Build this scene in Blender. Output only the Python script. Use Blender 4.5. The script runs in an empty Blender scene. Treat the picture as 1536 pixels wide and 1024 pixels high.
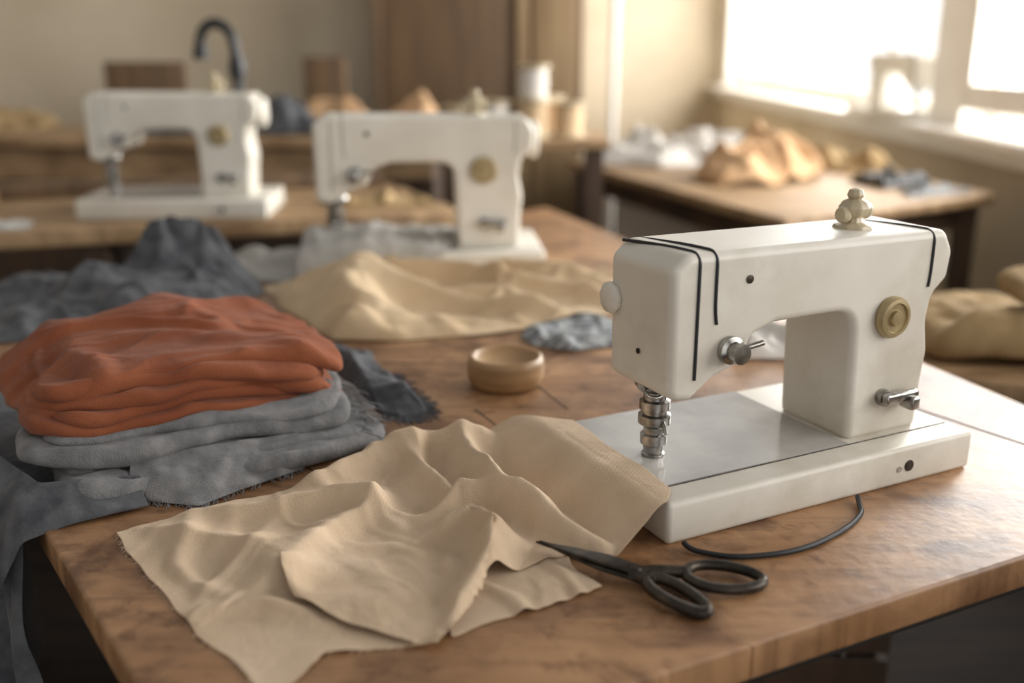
import bpy, bmesh, math, random
import numpy as np
from mathutils import Vector, Matrix, noise
random.seed(4); RNG=np.random.RandomState(3)
SC=bpy.context.scene
COL=bpy.context.collection
TZ=.75
# ------------------------------------------------------------ materials
def srgb(r,g,b):
    f=lambda c:(c/255/12.92 if c/255<=.04045 else ((c/255+.055)/1.055)**2.4)
    return (f(r),f(g),f(b),1)
def mat(name,c1,c2=None,scale=8,rough=.6,metal=0,bump=0,bscale=80,stretch=(1,1,1),detail=5,
        c3=None,scale3=3,sheen=0,weave=0,lo=.35,hi=.65,spec=.5,crease=0,cs=35,grain=0,fold=.5):
    m=bpy.data.materials.new(name); m.use_nodes=True
    nt=m.node_tree; N=nt.nodes; L=nt.links; b=N['Principled BSDF']
    b.inputs['Roughness'].default_value=rough; b.inputs['Metallic'].default_value=metal
    b.inputs['Specular IOR Level'].default_value=spec
    if sheen: b.inputs['Sheen Weight'].default_value=sheen
    tc=N.new('ShaderNodeTexCoord'); mp=N.new('ShaderNodeMapping'); L.new(tc.outputs['Object'],mp.inputs[0])
    mp.inputs['Scale'].default_value=stretch
    if c2 is None: c2=tuple(x*.85 for x in c1[:3])+(1,)
    n=N.new('ShaderNodeTexNoise'); n.inputs['Scale'].default_value=scale; n.inputs['Detail'].default_value=detail
    L.new(mp.outputs[0],n.inputs['Vector'])
    r=N.new('ShaderNodeValToRGB'); r.color_ramp.elements[0].color=c2; r.color_ramp.elements[1].color=c1
    r.color_ramp.elements[0].position=lo; r.color_ramp.elements[1].position=hi
    L.new(n.outputs['Fac'],r.inputs[0]); out=r.outputs[0]
    if c3 is not None:
        n3=N.new('ShaderNodeTexNoise'); n3.inputs['Scale'].default_value=scale3; n3.inputs['Detail'].default_value=8; n3.inputs['Roughness'].default_value=.65
        L.new(tc.outputs['Object'],n3.inputs['Vector'])
        r3=N.new('ShaderNodeValToRGB'); r3.color_ramp.elements[0].position=.46; r3.color_ramp.elements[1].position=.70
        mx=N.new('ShaderNodeMixRGB'); L.new(n3.outputs['Fac'],r3.inputs[0]); L.new(r3.outputs[0],mx.inputs[0])
        L.new(out,mx.inputs[1]); mx.inputs[2].default_value=c3; out=mx.outputs[0]
    if grain:
        def layer(rot,sc,p0,p1,amt,out,det=6,colr=srgb(120,88,62)):
            m2=N.new('ShaderNodeMapping'); m2.inputs['Rotation'].default_value=(0,0,math.radians(rot)); m2.inputs['Scale'].default_value=sc
            L.new(tc.outputs['Object'],m2.inputs[0]); g=N.new('ShaderNodeTexNoise'); g.inputs['Scale'].default_value=1; g.inputs['Detail'].default_value=det; g.inputs['Roughness'].default_value=.6
            g.inputs['Distortion'].default_value=.4
            L.new(m2.outputs[0],g.inputs['Vector']); rg=N.new('ShaderNodeValToRGB'); rg.color_ramp.elements[0].position=p0; rg.color_ramp.elements[1].position=p1
            L.new(g.outputs['Fac'],rg.inputs[0]); mm=N.new('ShaderNodeMath'); mm.operation='MULTIPLY'; mm.inputs[1].default_value=amt; L.new(rg.outputs[0],mm.inputs[0])
            mx=N.new('ShaderNodeMixRGB'); mx.blend_type='MULTIPLY'; L.new(mm.outputs[0],mx.inputs[0]); L.new(out,mx.inputs[1]); mx.inputs[2].default_value=colr
            return mx.outputs[0]
        out=layer(-26,(4,60,1),.45,.75,.45*grain,out)
        out=layer(-26,(2.2,7,1),.48,.72,.6*grain,out)
        out=layer(0,(9,11,1),.50,.64,.8*grain,out,9)
        out=layer(30,(26,30,1),.56,.66,.5*grain,out,6)
        out=layer(18,(14,240,1),.66,.72,.7*grain,out,3)
        out=layer(-60,(20,260,1),.68,.73,.7*grain,out,3)
    L.new(out,b.inputs['Base Color'])
    if bump:
        nb=N.new('ShaderNodeTexNoise'); nb.inputs['Scale'].default_value=bscale; nb.inputs['Detail'].default_value=4
        L.new(mp.outputs[0],nb.inputs['Vector']); h=nb.outputs['Fac']
        if weave:
            w1=N.new('ShaderNodeTexWave'); w1.inputs['Scale'].default_value=weave; w1.bands_direction='X'
            w2=N.new('ShaderNodeTexWave'); w2.inputs['Scale'].default_value=weave; w2.bands_direction='Y'
            for w in (w1,w2):
                w.inputs['Distortion'].default_value=1.5; L.new(tc.outputs['Object'],w.inputs['Vector'])
            a=N.new('ShaderNodeMath'); a.operation='ADD'; L.new(w1.outputs['Fac'],a.inputs[0]); L.new(w2.outputs['Fac'],a.inputs[1])
            a2=N.new('ShaderNodeMath'); a2.operation='MULTIPLY_ADD'; L.new(a.outputs[0],a2.inputs[0]); a2.inputs[1].default_value=.25
            L.new(h,a2.inputs[2]); h=a2.outputs[0]
        bp=N.new('ShaderNodeBump'); bp.inputs['Strength'].default_value=bump; bp.inputs['Distance'].default_value=.002
        L.new(h,bp.inputs['Height']); nrm=bp.outputs[0]
        if crease:
            nc=N.new('ShaderNodeTexNoise'); nc.inputs['Scale'].default_value=cs; nc.inputs['Detail'].default_value=1.5; nc.inputs['Distortion'].default_value=1.2
            L.new(tc.outputs['Object'],nc.inputs['Vector'])
            b2=N.new('ShaderNodeBump'); b2.inputs['Strength'].default_value=crease; b2.inputs['Distance'].default_value=.01
            L.new(nc.outputs['Fac'],b2.inputs['Height']); L.new(nrm,b2.inputs['Normal']); nrm=b2.outputs[0]
            nf=N.new('ShaderNodeTexNoise'); nf.inputs['Scale'].default_value=cs*.4; nf.inputs['Detail'].default_value=1.5; nf.inputs['Distortion'].default_value=2.0
            L.new(tc.outputs['Object'],nf.inputs['Vector'])
            s1=N.new('ShaderNodeMath'); s1.operation='SUBTRACT'; s1.inputs[1].default_value=.5; L.new(nf.outputs['Fac'],s1.inputs[0])
            s2=N.new('ShaderNodeMath'); s2.operation='ABSOLUTE'; L.new(s1.outputs[0],s2.inputs[0])
            s3=N.new('ShaderNodeMapRange'); s3.inputs['From Min'].default_value=0; s3.inputs['From Max'].default_value=.05; s3.inputs['To Min'].default_value=0; s3.inputs['To Max'].default_value=1
            s3.interpolation_type='SMOOTHSTEP'; L.new(s2.outputs[0],s3.inputs['Value'])
            b3=N.new('ShaderNodeBump'); b3.inputs['Strength'].default_value=crease*fold; b3.inputs['Distance'].default_value=.002; b3.invert=True
            L.new(s3.outputs[0],b3.inputs['Height']); L.new(nrm,b3.inputs['Normal']); nrm=b3.outputs[0]
        L.new(nrm,b.inputs['Normal'])
    return m
M={}
M['enamel']=mat('cream_enamel',srgb(221,216,205),srgb(205,198,185),7,.40,bump=.08,bscale=30,c3=srgb(189,180,164),scale3=5,lo=.3,hi=.7)
M['enamel2']=mat('pale_enamel',srgb(224,219,208),srgb(206,200,187),7,.42)
M['wood']=mat('worn_tabletop',srgb(178,138,100),srgb(150,110,74),9,.44,bump=.35,bscale=60,stretch=(1,1,1),c3=srgb(116,82,54),scale3=8,lo=.3,hi=.72,detail=10,grain=.85)
M['wood2']=mat('pale_bench_wood',srgb(172,142,106),srgb(122,94,64),6,.55,stretch=(1,8,1))
M['dark']=mat('dark_iron_paint',srgb(34,28,24),srgb(22,19,16),10,.6)
M['dwood']=mat('dark_wood_frame',srgb(78,58,42),srgb(50,37,27),10,.6,stretch=(1,1,.2))
M['brown']=mat('brown_cabinet',srgb(108,84,58),srgb(82,62,42),3,.6,stretch=(6,1,.6))
M['brownl']=mat('brown_trim',srgb(152,128,94),srgb(128,104,74),3,.6,stretch=(6,1,.6))
fab=dict(bscale=420,weave=240,sheen=.10,spec=.10)
M['linen']=mat('beige_linen',srgb(212,188,160),srgb(200,175,146),14,.9,bump=.5,crease=.13,cs=34,**fab)
M['linen2']=mat('cream_linen',srgb(211,187,154),srgb(196,170,136),10,.9,bump=.4,crease=.14,cs=24,**fab)
M['rust']=mat('rust_cotton',srgb(143,84,57),srgb(124,69,46),14,.9,bump=.4,crease=.14,cs=34,**fab)
M['grey']=mat('grey_linen',srgb(138,137,137),srgb(110,110,111),40,.92,bump=.7,bscale=260,weave=220,sheen=.10,spec=.1,crease=.22,cs=36)
M['greyd']=mat('slate_linen',srgb(98,99,102),srgb(70,71,75),30,.92,bump=.6,bscale=260,sheen=.08,spec=.1,crease=.25,cs=28)
M['greyl']=mat('pale_grey_cloth',srgb(184,181,175),srgb(156,153,148),12,.9,spec=.12,bump=.3,crease=.2,cs=25)
M['bluegrey']=mat('blue_grey_stripe',srgb(176,177,176),srgb(96,102,108),40,.9,stretch=(1,8,1),spec=.12,lo=.42,hi=.58)
M['white']=mat('white_cotton',srgb(218,213,206),srgb(196,191,184),8,.9,spec=.12)
M['peach']=mat('peach_cloth',srgb(202,168,132),srgb(180,144,108),8,.9,spec=.12)
M['khaki']=mat('khaki_canvas',srgb(170,146,110),srgb(144,120,86),8,.9,spec=.12,bump=.3,crease=.25,cs=15)
M['chrome']=mat('worn_chrome',srgb(190,188,184),srgb(120,118,114),60,.26,metal=1)
M['ivory']=mat('ivory_plastic',srgb(192,178,150),srgb(164,148,118),20,.35)
M['brass']=mat('pale_brass',srgb(186,168,128),srgb(148,130,94),25,.34,metal=.45)
M['black']=mat('black_rubber',srgb(26,28,32),srgb(16,17,20),20,.45)
M['iron']=mat('black_iron',srgb(72,64,55),srgb(38,34,30),60,.36,metal=.65,bump=.3,bscale=120)
M['seam']=mat('dark_seam',srgb(60,42,28),srgb(42,29,19),30,.8)
M['bowl']=mat('turned_wood',srgb(170,136,96),srgb(138,104,66),10,.42,stretch=(1,1,7))
M['wall']=mat('beige_plaster',srgb(196,182,160),srgb(178,163,140),1.6,.9,detail=8)
M['wallr']=mat('warm_plaster',srgb(192,178,156),srgb(176,161,136),1.6,.9,detail=8)
M['paint']=mat('white_window_paint',srgb(234,231,225),srgb(222,218,210),3,.5)
M['floor']=mat('dark_floorboards',srgb(44,34,26),srgb(26,20,16),3,.75,stretch=(1,8,1),spec=.2)
M['sheet']=mat('grey_bed_plate',srgb(188,184,178),srgb(158,155,150),10,.16,bump=.6,bscale=9)
# ------------------------------------------------------------ helpers
def empty(name,loc=(0,0,0),rz=0,s=1):
    e=bpy.data.objects.new(name,None); COL.objects.link(e); e.location=loc; e.rotation_euler=(0,0,rz); e.scale=(s,s,s); e.empty_display_size=.05
    return e
def mk(name,verts,faces,m,parent=None,smooth=True):
    me=bpy.data.meshes.new(name); me.from_pydata([tuple(map(float,v)) for v in verts],[],faces); me.update()
    bm=bmesh.new(); bm.from_mesh(me); bmesh.ops.recalc_face_normals(bm,faces=bm.faces); bm.to_mesh(me); bm.free()
    if smooth:
        for p in me.polygons: p.use_smooth=True
    me.materials.append(M[m] if isinstance(m,str) else m)
    o=bpy.data.objects.new(name,me); COL.objects.link(o)
    if parent: o.parent=parent
    return o
def bevel(o,w,seg=3,ang=40):
    b=o.modifiers.new('b','BEVEL'); b.width=w; b.segments=seg; b.limit_method='ANGLE'; b.angle_limit=math.radians(ang); b.harden_normals=False
    return o
def box(name,x0,x1,y0,y1,z0,z1,m,parent=None,bw=0,seg=3):
    v=[(x,y,z) for x in (x0,x1) for y in (y0,y1) for z in (z0,z1)]
    f=[(0,1,3,2),(4,6,7,5),(0,4,5,1),(2,3,7,6),(0,2,6,4),(1,5,7,3)]
    o=mk(name,v,f,m,parent,smooth=bool(bw))
    if bw: bevel(o,bw,seg)
    return o
def prism(name,pts,z0,z1,m,parent=None,bw=0):
    n=len(pts); v=[(p[0],p[1],z0) for p in pts]+[(p[0],p[1],z1) for p in pts]
    f=[tuple(range(n))[::-1],tuple(range(n,2*n))]+[(i,(i+1)%n,n+(i+1)%n,n+i) for i in range(n)]
    o=mk(name,v,f,m,parent,smooth=bool(bw))
    if bw: bevel(o,bw)
    return o
def lathe(name,prof,m,parent=None,loc=(0,0,0),axis='Z',seg=40,wob=0):
    v=[];f=[];n=len(prof)
    for i in range(seg):
        a=2*math.pi*i/seg
        for r,z in prof:
            rr=r*(1+wob*math.sin(a*9))
            p=(rr*math.cos(a),rr*math.sin(a),z)
            if axis=='-Y': p=(p[0],-p[2],p[1])
            elif axis=='-X': p=(-p[2],p[0],p[1])
            elif axis=='X': p=(p[2],p[0],p[1])
            v.append((p[0]+loc[0],p[1]+loc[1],p[2]+loc[2]))
    for i in range(seg):
        j=(i+1)%seg
        for k in range(n-1):
            f.append((i*n+k,j*n+k,j*n+k+1,i*n+k+1))
    f.append(tuple(i*n for i in range(seg))[::-1]); f.append(tuple(i*n+n-1 for i in range(seg)))
    o=mk(name,v,f,m,parent)
    e=o.modifiers.new('e','EDGE_SPLIT'); e.split_angle=math.radians(40)
    return o
def tube(name,pts,r,m,parent=None,cyc=False,res=3,smooth=True):
    cu=bpy.data.curves.new(name,'CURVE'); cu.dimensions='3D'; cu.bevel_depth=r; cu.bevel_resolution=res
    lst=pts if isinstance(pts[0][0],(list,tuple)) else [pts]
    for pp in lst:
        if smooth:
            s=cu.splines.new('NURBS'); s.points.add(len(pp)-1)
            for i,p in enumerate(pp): s.points[i].co=(*p,1)
            s.order_u=3; s.use_endpoint_u=not cyc; s.use_cyclic_u=cyc; s.resolution_u=8
        else:
            s=cu.splines.new('POLY'); s.points.add(len(pp)-1)
            for i,p in enumerate(pp): s.points[i].co=(*p,1)
            s.use_cyclic_u=cyc
    cu.use_fill_caps=True
    cu.materials.append(M[m]); o=bpy.data.objects.new(name,cu); COL.objects.link(o)
    dg=bpy.context.evaluated_depsgraph_get(); me=bpy.data.meshes.new_from_object(o.evaluated_get(dg))
    bpy.data.objects.remove(o); o=bpy.data.objects.new(name,me); COL.objects.link(o)
    for p in me.polygons: p.use_smooth=True
    if parent: o.parent=parent
    return o
def rpoly(P,seg=6):
    out=[];n=len(P)
    for i in range(n):
        x,z,r=P[i]; p=Vector((x,z)); a=Vector(P[i-1][:2])-p; b=Vector(P[(i+1)%n][:2])-p
        if r<=0: out.append((x,z)); continue
        ang=a.angle(b); d=min(r/math.tan(ang/2),a.length*.48,b.length*.48)
        A=p+a.normalized()*d; B=p+b.normalized()*d
        for k in range(seg+1):
            t=k/seg; q=A*(1-t)**2+p*2*t*(1-t)+B*t*t; out.append((q.x,q.y))
    return out
# ------------------------------------------------------------ sewing machine
def sewing_machine(loc,rz,s=1,m='enamel',lines=True,bed=True):
    P=empty('sewing_machine',loc,rz,s)
    box('bed',0,.428,0,.238,.0,.045,m,P,.006)
    if bed:
        prism('bed_plate',[(.004,.036),(.268,.036),(.268,.232),(.004,.232)],.045,.0466,'sheet',P)
        tube('bed_seam',[(.004,.0345,.0454),(.42,.0345,.0454)],.0007,'iron',P,smooth=False)
    prof=rpoly([(.028,.131,.014),(.055,.127,.01),(.082,.147,.01),(.118,.158,.012),(.130,.186,.01),(.158,.196,.02),
                (.270,.197,.03),(.276,.042,0),(.385,.042,0),(.387,.10,.05),(.391,.135,.03),(.384,.172,.03),(.388,.20,.02),(.409,.218,.014),
                (.413,.250,.02),(.398,.275,.016),(.36,.275,.05),(.045,.278,.02),(.026,.262,.014)])
    n=len(prof); y0,y1=.045,.158
    v=[(p[0],y0,p[1]) for p in prof]+[(p[0],y1,p[1]) for p in prof]
    f=[tuple(range(n)),tuple(range(n,2*n))[::-1]]+[(i,(i+1)%n,n+(i+1)%n,n+i) for i in range(n)]
    b=mk('body',v,f,m,P); bevel(b,.012,5,50)
    w=b.modifiers.new('w','WEIGHTED_NORMAL'); w.keep_sharp=False
    ck='chrome'
    lathe('needle_clamp',[(.001,.134),(.021,.134),(.023,.128),(.019,.122),(.0125,.120),(.0125,.111),(.0165,.1095),(.0165,.100),(.0135,.0985),(.0135,.095),(.0175,.0935),(.0175,.084),(.0135,.082),(.0115,.079),(.0115,.073),(.0145,.0715),(.0145,.061),(.0115,.059),(.0105,.051),(.0125,.0495),(.0125,.0472),(.001,.047)],ck,P,(.056,.108,0),seg=24)
    tube('thread_guide',[(.034,.10,.135),(.030,.092,.125),(.042,.088,.118),(.056,.09,.122),(.07,.095,.132)],.0022,ck,P)
    tube('presser_lever',[(.056,.094,.090),(.054,.086,.088),(.052,.080,.080)],.0022,ck,P)
    lathe('tension_dial',[(.001,0),(.013,0),(.0145,.004),(.0145,.009),(.010,.011),(.0095,.018),(.011,.02),(.0105,.024),(.001,.025)],ck,P,(.098,.046,.177),'-Y')
    tube('tension_lever',[(.098,.03,.180),(.112,.026,.183),(.128,.028,.184)],.003,ck,P)
    lathe('stitch_dial',[(.001,0),(.022,0),(.0235,.003),(.0235,.008),(.021,.011),(.017,.0115),(.016,.009),(.009,.009),(.008,.013),(.001,.0135)],'brass',P,(.322,.046,.184),'-Y')
    lathe('reverse_pivot',[(.001,0),(.010,0),(.010,.010),(.001,.011)],ck,P,(.322,.046,.090),'-Y')
    box('reverse_lever',.312,.362,.026,.036,.086,.098,ck,P,.003)
    box('reverse_tab',.345,.358,.020,.040,.076,.092,ck,P,.003)
    lathe('front_screw',[(.001,0),(.0045,0),(.0045,.0015),(.001,.002)],'iron',P,(.120,.0455,.247),'-Y',16)
    lathe('side_screw',[(.001,0),(.003,0),(.003,.001),(.001,.0015)],'iron',P,(.0265,.10,.17),'-X',16)
    lathe('bed_port',[(.001,0),(.0065,0),(.0065,.002),(.001,.002)],'iron',P,(.327,.001,.022),'-Y',16)
    lathe('bed_screw',[(.001,0),(.0035,0),(.0035,.002),(.001,.002)],ck,P,(.312,.001,.020),'-Y',16)
    lathe('side_knob',[(.001,0),(.012,0),(.012,.006),(.016,.008),(.017,.012),(.015,.015),(.010,.017),(.001,.018)],'enamel',P,(.034,.150,.216),'-X',36,.04)
    lathe('handwheel',[(.001,0),(.03,0),(.034,.003),(.034,.012),(.028,.015),(.001,.016)],m,P,(.408,.10,.232),'X',36)
    lathe('spool_knob_base',[(.001,0),(.022,0),(.020,.004),(.009,.007),(.008,.012),(.014,.016),(.017,.023),(.013,.030),(.007,.033),(.009,.037),(.007,.043),(.001,.045)],'ivory',P,(.31,.10,.275),'Z',32,.05)
    lathe('spool_knob_cap',[(.001,0),(.008,0),(.010,.005),(.008,.010),(.001,.011)],'ivory',P,(.299,.10,.291),'-X',20)
    lathe('spool_knob_nut',[(.001,0),(.008,0),(.010,.005),(.008,.010),(.001,.011)],'ivory',P,(.321,.10,.294),'X',20)
    def band(x,ze,hook=0):
        zt=.2785 if x<.3 else .2752
        pts=[(x-.02,.150,zt-.002),(x-.006,.10,zt),(x,.062,zt)]
        for k in range(7):
            a=math.pi/2*k/6; pts.append((x,.0572-.0127*math.sin(a),zt-.0127+.0127*math.cos(a)))
        pts.append((x,.0445,(zt+ze)/2)); pts.append((x+hook*.2,.0445,ze+.01)); pts.append((x+hook,.0445,ze))
        tube('seam_band',pts,.0018 if lines else .0006,'black' if lines else 'iron',P)
    band(.057,.150); band(.078,.205,.003); band(.378,.212,-.002)
    return P
sewing_machine((.1516,.883,TZ),math.radians(27))
sewing_machine((-.44,2.04,TZ),math.radians(5),1.2,'enamel2',False)
sewing_machine((-1.15,2.62,.78),math.radians(3),1.17,'enamel2',False)
# ------------------------------------------------------------ cloth tools
def resample(P,n):
    P=np.array(P,float); d=np.r_[0,np.cumsum(np.linalg.norm(np.diff(P,axis=0),axis=1))]; t=np.linspace(0,d[-1],n)
    out=np.stack([np.interp(t,d,P[:,k]) for k in range(P.shape[1])],1)
    for _ in range(max(1,n//40)): out[1:-1]=.25*out[:-2]+.5*out[1:-1]+.25*out[2:]
    return out
def coons(top,right,bottom,left,nu,nv):
    T=resample(top,nu);B=resample(bottom,nu);Lf=resample(left,nv);R=resample(right,nv)
    u=np.linspace(0,1,nu)[None,:,None]; v=np.linspace(0,1,nv)[:,None,None]
    return (1-v)*T[None]+v*B[None]+(1-u)*Lf[:,None]+u*R[:,None]-((1-u)*(1-v)*T[0]+u*(1-v)*T[-1]+(1-u)*v*B[0]+u*v*B[-1])
def pdist(X,Y,poly):
    D=np.full(X.shape,9.);S=np.zeros(X.shape);tt=np.zeros(X.shape);n=len(poly)-1
    for i in range(n):
        a=np.array(poly[i]);b=np.array(poly[i+1]);ab=b-a;L=ab@ab
        t=((X-a[0])*ab[0]+(Y-a[1])*ab[1])/L; tc=np.clip(t,0,1)
        dx=X-a[0]-tc*ab[0];dy=Y-a[1]-tc*ab[1];d=np.hypot(dx,dy);sg=np.sign(ab[0]*dy-ab[1]*dx)
        m=d<D; D[m]=d[m];S[m]=sg[m];tt[m]=((i+tc)/n)[m]
    return D,S,tt
def ridge(X,Y,poly,A,wl,wr=None,p=1.6):
    wr=wr or wl
    D,S,t=pdist(X,Y,poly); w=np.where(S>0,wl,wr)
    taper=np.clip(np.sin(np.pi*np.clip(t*.92+.04,0,1)),0,1)**.5
    return A*taper*np.exp(-(D/w)**p)
def nz(X,Y,s,seed,ox=1,oy=1):
    out=np.empty(X.shape)
    for i in np.ndindex(X.shape): out[i]=noise.noise((X[i]*s*ox+seed*7.3,Y[i]*s*oy-seed*3.1,seed*1.7))
    return out
def rotc(X,Y,a): return X*math.cos(a)+Y*math.sin(a),-X*math.sin(a)+Y*math.cos(a)
def crump(X,Y,s,seed,ang=0,an=.45,wd=.13):
    x,y=rotc(X,Y,ang)
    wx=x+.3/s*nz(x,y,s*.8,seed+5); wy=y+.3/s*nz(x,y,s*.8,seed+9)
    a=nz(wx,wy,s,seed,1,an); b=nz(wx,wy,s*1.9,seed+2,1,an); e=nz(X,Y,s*.7,seed+6)
    return np.exp(-(a/wd)**2)*(.75+.8*e)+.4*np.exp(-(b/wd)**2)*(.6+.9*e)
def wob(G,amt,s,seed):
    X=G[...,0].copy();Y=G[...,1].copy()
    G[...,0]+=amt*nz(X,Y,s,seed); G[...,1]+=amt*nz(X,Y,s,seed+3); return G
def edge_f(nv,nu,k=.12):
    u=np.linspace(0,1,nu)[None];v=np.linspace(0,1,nv)[:,None]
    e=np.minimum(np.minimum(u,1-u),np.minimum(v,1-v)); return np.clip(e/k,0,1)**.6
ex=np.array([math.cos(math.radians(27)),math.sin(math.radians(27))]); ey=np.array([-ex[1],ex[0]]); P1=np.array([.1516,.883])
def loc_m(X,Y): return (X-P1[0])*ex[0]+(Y-P1[1])*ex[1],(X-P1[0])*ey[0]+(Y-P1[1])*ey[1]
def sstep(x): x=np.clip(x,0,1); return x*x*(3-2*x)
RX0,RY0,RS=-1.35,.45,.004; RNX,RNY=580,520
HF=np.full((RNY,RNX),TZ)
gx=RX0+np.arange(RNX)*RS; gy=RY0+np.arange(RNY)*RS; GX,GY=np.meshgrid(gx,gy)
lx,ly=loc_m(GX,GY)
din=np.minimum(np.minimum(lx,.428-lx),np.minimum(ly,.238-ly))
HF=np.maximum(HF,TZ+.0475*np.clip(1+(din+.002)/.008,0,1)*(din>-.012))
c5,s5=math.cos(math.radians(5)),math.sin(math.radians(5))
lx=((GX+.44)*c5+(GY-2.04)*s5)/1.2; ly=(-(GX+.44)*s5+(GY-2.04)*c5)/1.2
din=np.minimum(np.minimum(lx,.428-lx),np.minimum(ly,.238-ly))
HF=np.maximum(HF,TZ+.0575*np.clip(1+din/.012,0,1))
def stamp(P,pad=.0015):
    Q=P
    for _ in range(2):
        a=np.empty((Q.shape[0]*2-1,Q.shape[1],3)); a[::2]=Q; a[1::2]=(Q[:-1]+Q[1:])/2
        b=np.empty((a.shape[0],a.shape[1]*2-1,3)); b[:,::2]=a; b[:,1::2]=(a[:,:-1]+a[:,1:])/2; Q=b
    i=np.clip(np.rint((Q[...,1]-RY0)/RS).astype(int),0,RNY-1); j=np.clip(np.rint((Q[...,0]-RX0)/RS).astype(int),0,RNX-1)
    np.maximum.at(HF,(i,j),Q[...,2]+pad)
def hf(x,y):
    fx=np.clip((x-RX0)/RS,0,RNX-1.01);fy=np.clip((y-RY0)/RS,0,RNY-1.01);j=fx.astype(int);i=fy.astype(int);a=fx-j;b=fy-i
    return (HF[i,j]*(1-a)+HF[i,j+1]*a)*(1-b)+(HF[i+1,j]*(1-a)+HF[i+1,j+1]*a)*b
def drape(G,Z,c=.01,cang=None,steps=12,it=6,bend=.93,g=.00006,pin=.5,floor=None,off=.0012,skips=(3,7),zn=.001):
    nv,nu=Z.shape; P=np.concatenate([G,Z[...,None]],2).reshape(-1,3).copy()
    I,J=np.meshgrid(np.arange(nv),np.arange(nu),indexing='ij'); idx=I*nu+J
    P0=P.copy(); sets=[]
    def add(di,dj,kind):
        sl=(slice(0,nv-di),slice(0,nu-dj) if dj>=0 else slice(-dj,nu)); sl2=(slice(di,nv),slice(dj,nu) if dj>=0 else slice(0,nu+dj))
        a=idx[sl];b=idx[sl2];ii=I[sl];jj=J[sl]
        col=((ii//di)%2) if di else ((jj//dj)%2)
        for k in (0,1):
            m=col==k; A=a[m];B=b[m]
            if len(A)==0: continue
            d=P0[B]-P0[A]; L=np.linalg.norm(d,axis=1)
            cc=c if cang is None else c*(.25+.75*((d[:,0]*math.cos(cang)+d[:,1]*math.sin(cang))**2/np.maximum(d[:,0]**2+d[:,1]**2,1e-12)))
            sets.append((A,B,L*(1+cc),kind))
    add(0,1,0);add(1,0,0);add(1,1,1);add(1,-1,1)
    for s in skips: add(0,s,2);add(s,0,2)
    V=np.zeros_like(P); bm=np.zeros((nv,nu),bool); bm[0]=bm[-1]=True; bm[:,0]=bm[:,-1]=True; bm=bm.ravel()
    P[:,2]+=(zn*nz(G[...,0],G[...,1],45,77)).ravel()
    for st in range(steps):
        V*=.9; V[:,2]-=g; Pp=P.copy(); P=P+V
        for k in range(it):
            for A,B,Lr,kind in sets:
                d=P[B]-P[A]; L=np.sqrt((d*d).sum(1))+1e-9
                if kind==2:
                    t=Lr*bend; e=np.where(L<t,(L-t)/L,0)*.35
                else: e=(L-Lr)/L*(.9 if kind==0 else .45)
                cr=d*(e*.5)[:,None]; P[A]+=cr; P[B]-=cr
            P[bm,:2]+=(P0[bm,:2]-P[bm,:2])*pin
            fl=(hf(P[:,0],P[:,1]) if floor is None else np.full(len(P),floor))+off
            ct=P[:,2]<fl; P[ct,2]=fl[ct]
        V=P-Pp; V=np.clip(V,-.003,.003)
        ct=P[:,2]<fl+.0004; P[ct,:2]=Pp[ct,:2]+.35*(P[ct,:2]-Pp[ct,:2]); V[ct]*=.3
    return P.reshape(nv,nu,3)
def relax(P,k):
    """soften the sheet a little, keeping its hem"""
    P=P.copy()
    for _ in range(k):
        P[1:-1,1:-1]=(P[1:-1,1:-1]*4+P[:-2,1:-1]+P[2:,1:-1]+P[1:-1,:-2]+P[1:-1,2:])/8
    fl=hf(P[...,0],P[...,1])+.0008; P[...,2]=np.maximum(P[...,2],fl)
    return P
def sheetP(name,P,m,parent=None,th=.0008,sub=1):
    nv,nu=P.shape[:2]; v=P.reshape(-1,3)
    f=[(i*nu+j,i*nu+j+1,(i+1)*nu+j+1,(i+1)*nu+j) for i in range(nv-1) for j in range(nu-1)]
    o=mk(name,v,f,m,parent)
    if sum(p.normal.z for p in o.data.polygons)<0: o.data.flip_normals()
    s=o.modifiers.new('s','SOLIDIFY'); s.thickness=th; s.offset=1
    if sub:
        q=o.modifiers.new('q','SUBSURF'); q.levels=sub; q.render_levels=sub
    return o
rr=random.Random(5)
def fringe(name,pts,dirs,m,parent,L=(.008,.022),r=.0005,zf=None,droop=.0):
    out=[]
    for p,(dx,dy) in zip(pts,dirs):
        l=rr.uniform(*L); a=rr.uniform(-.7,.7); ddx=dx*math.cos(a)-dy*math.sin(a); ddy=dx*math.sin(a)+dy*math.cos(a)
        zfl=zf if zf is not None else p[2]-droop*l
        out.append([tuple(p),(p[0]+ddx*l*.5+rr.uniform(-.002,.002),p[1]+ddy*l*.5,p[2]*.6+zfl*.4),(p[0]+ddx*l,p[1]+ddy*l,zfl)])
    return tube(name,out,r,m,parent,res=0)
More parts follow.
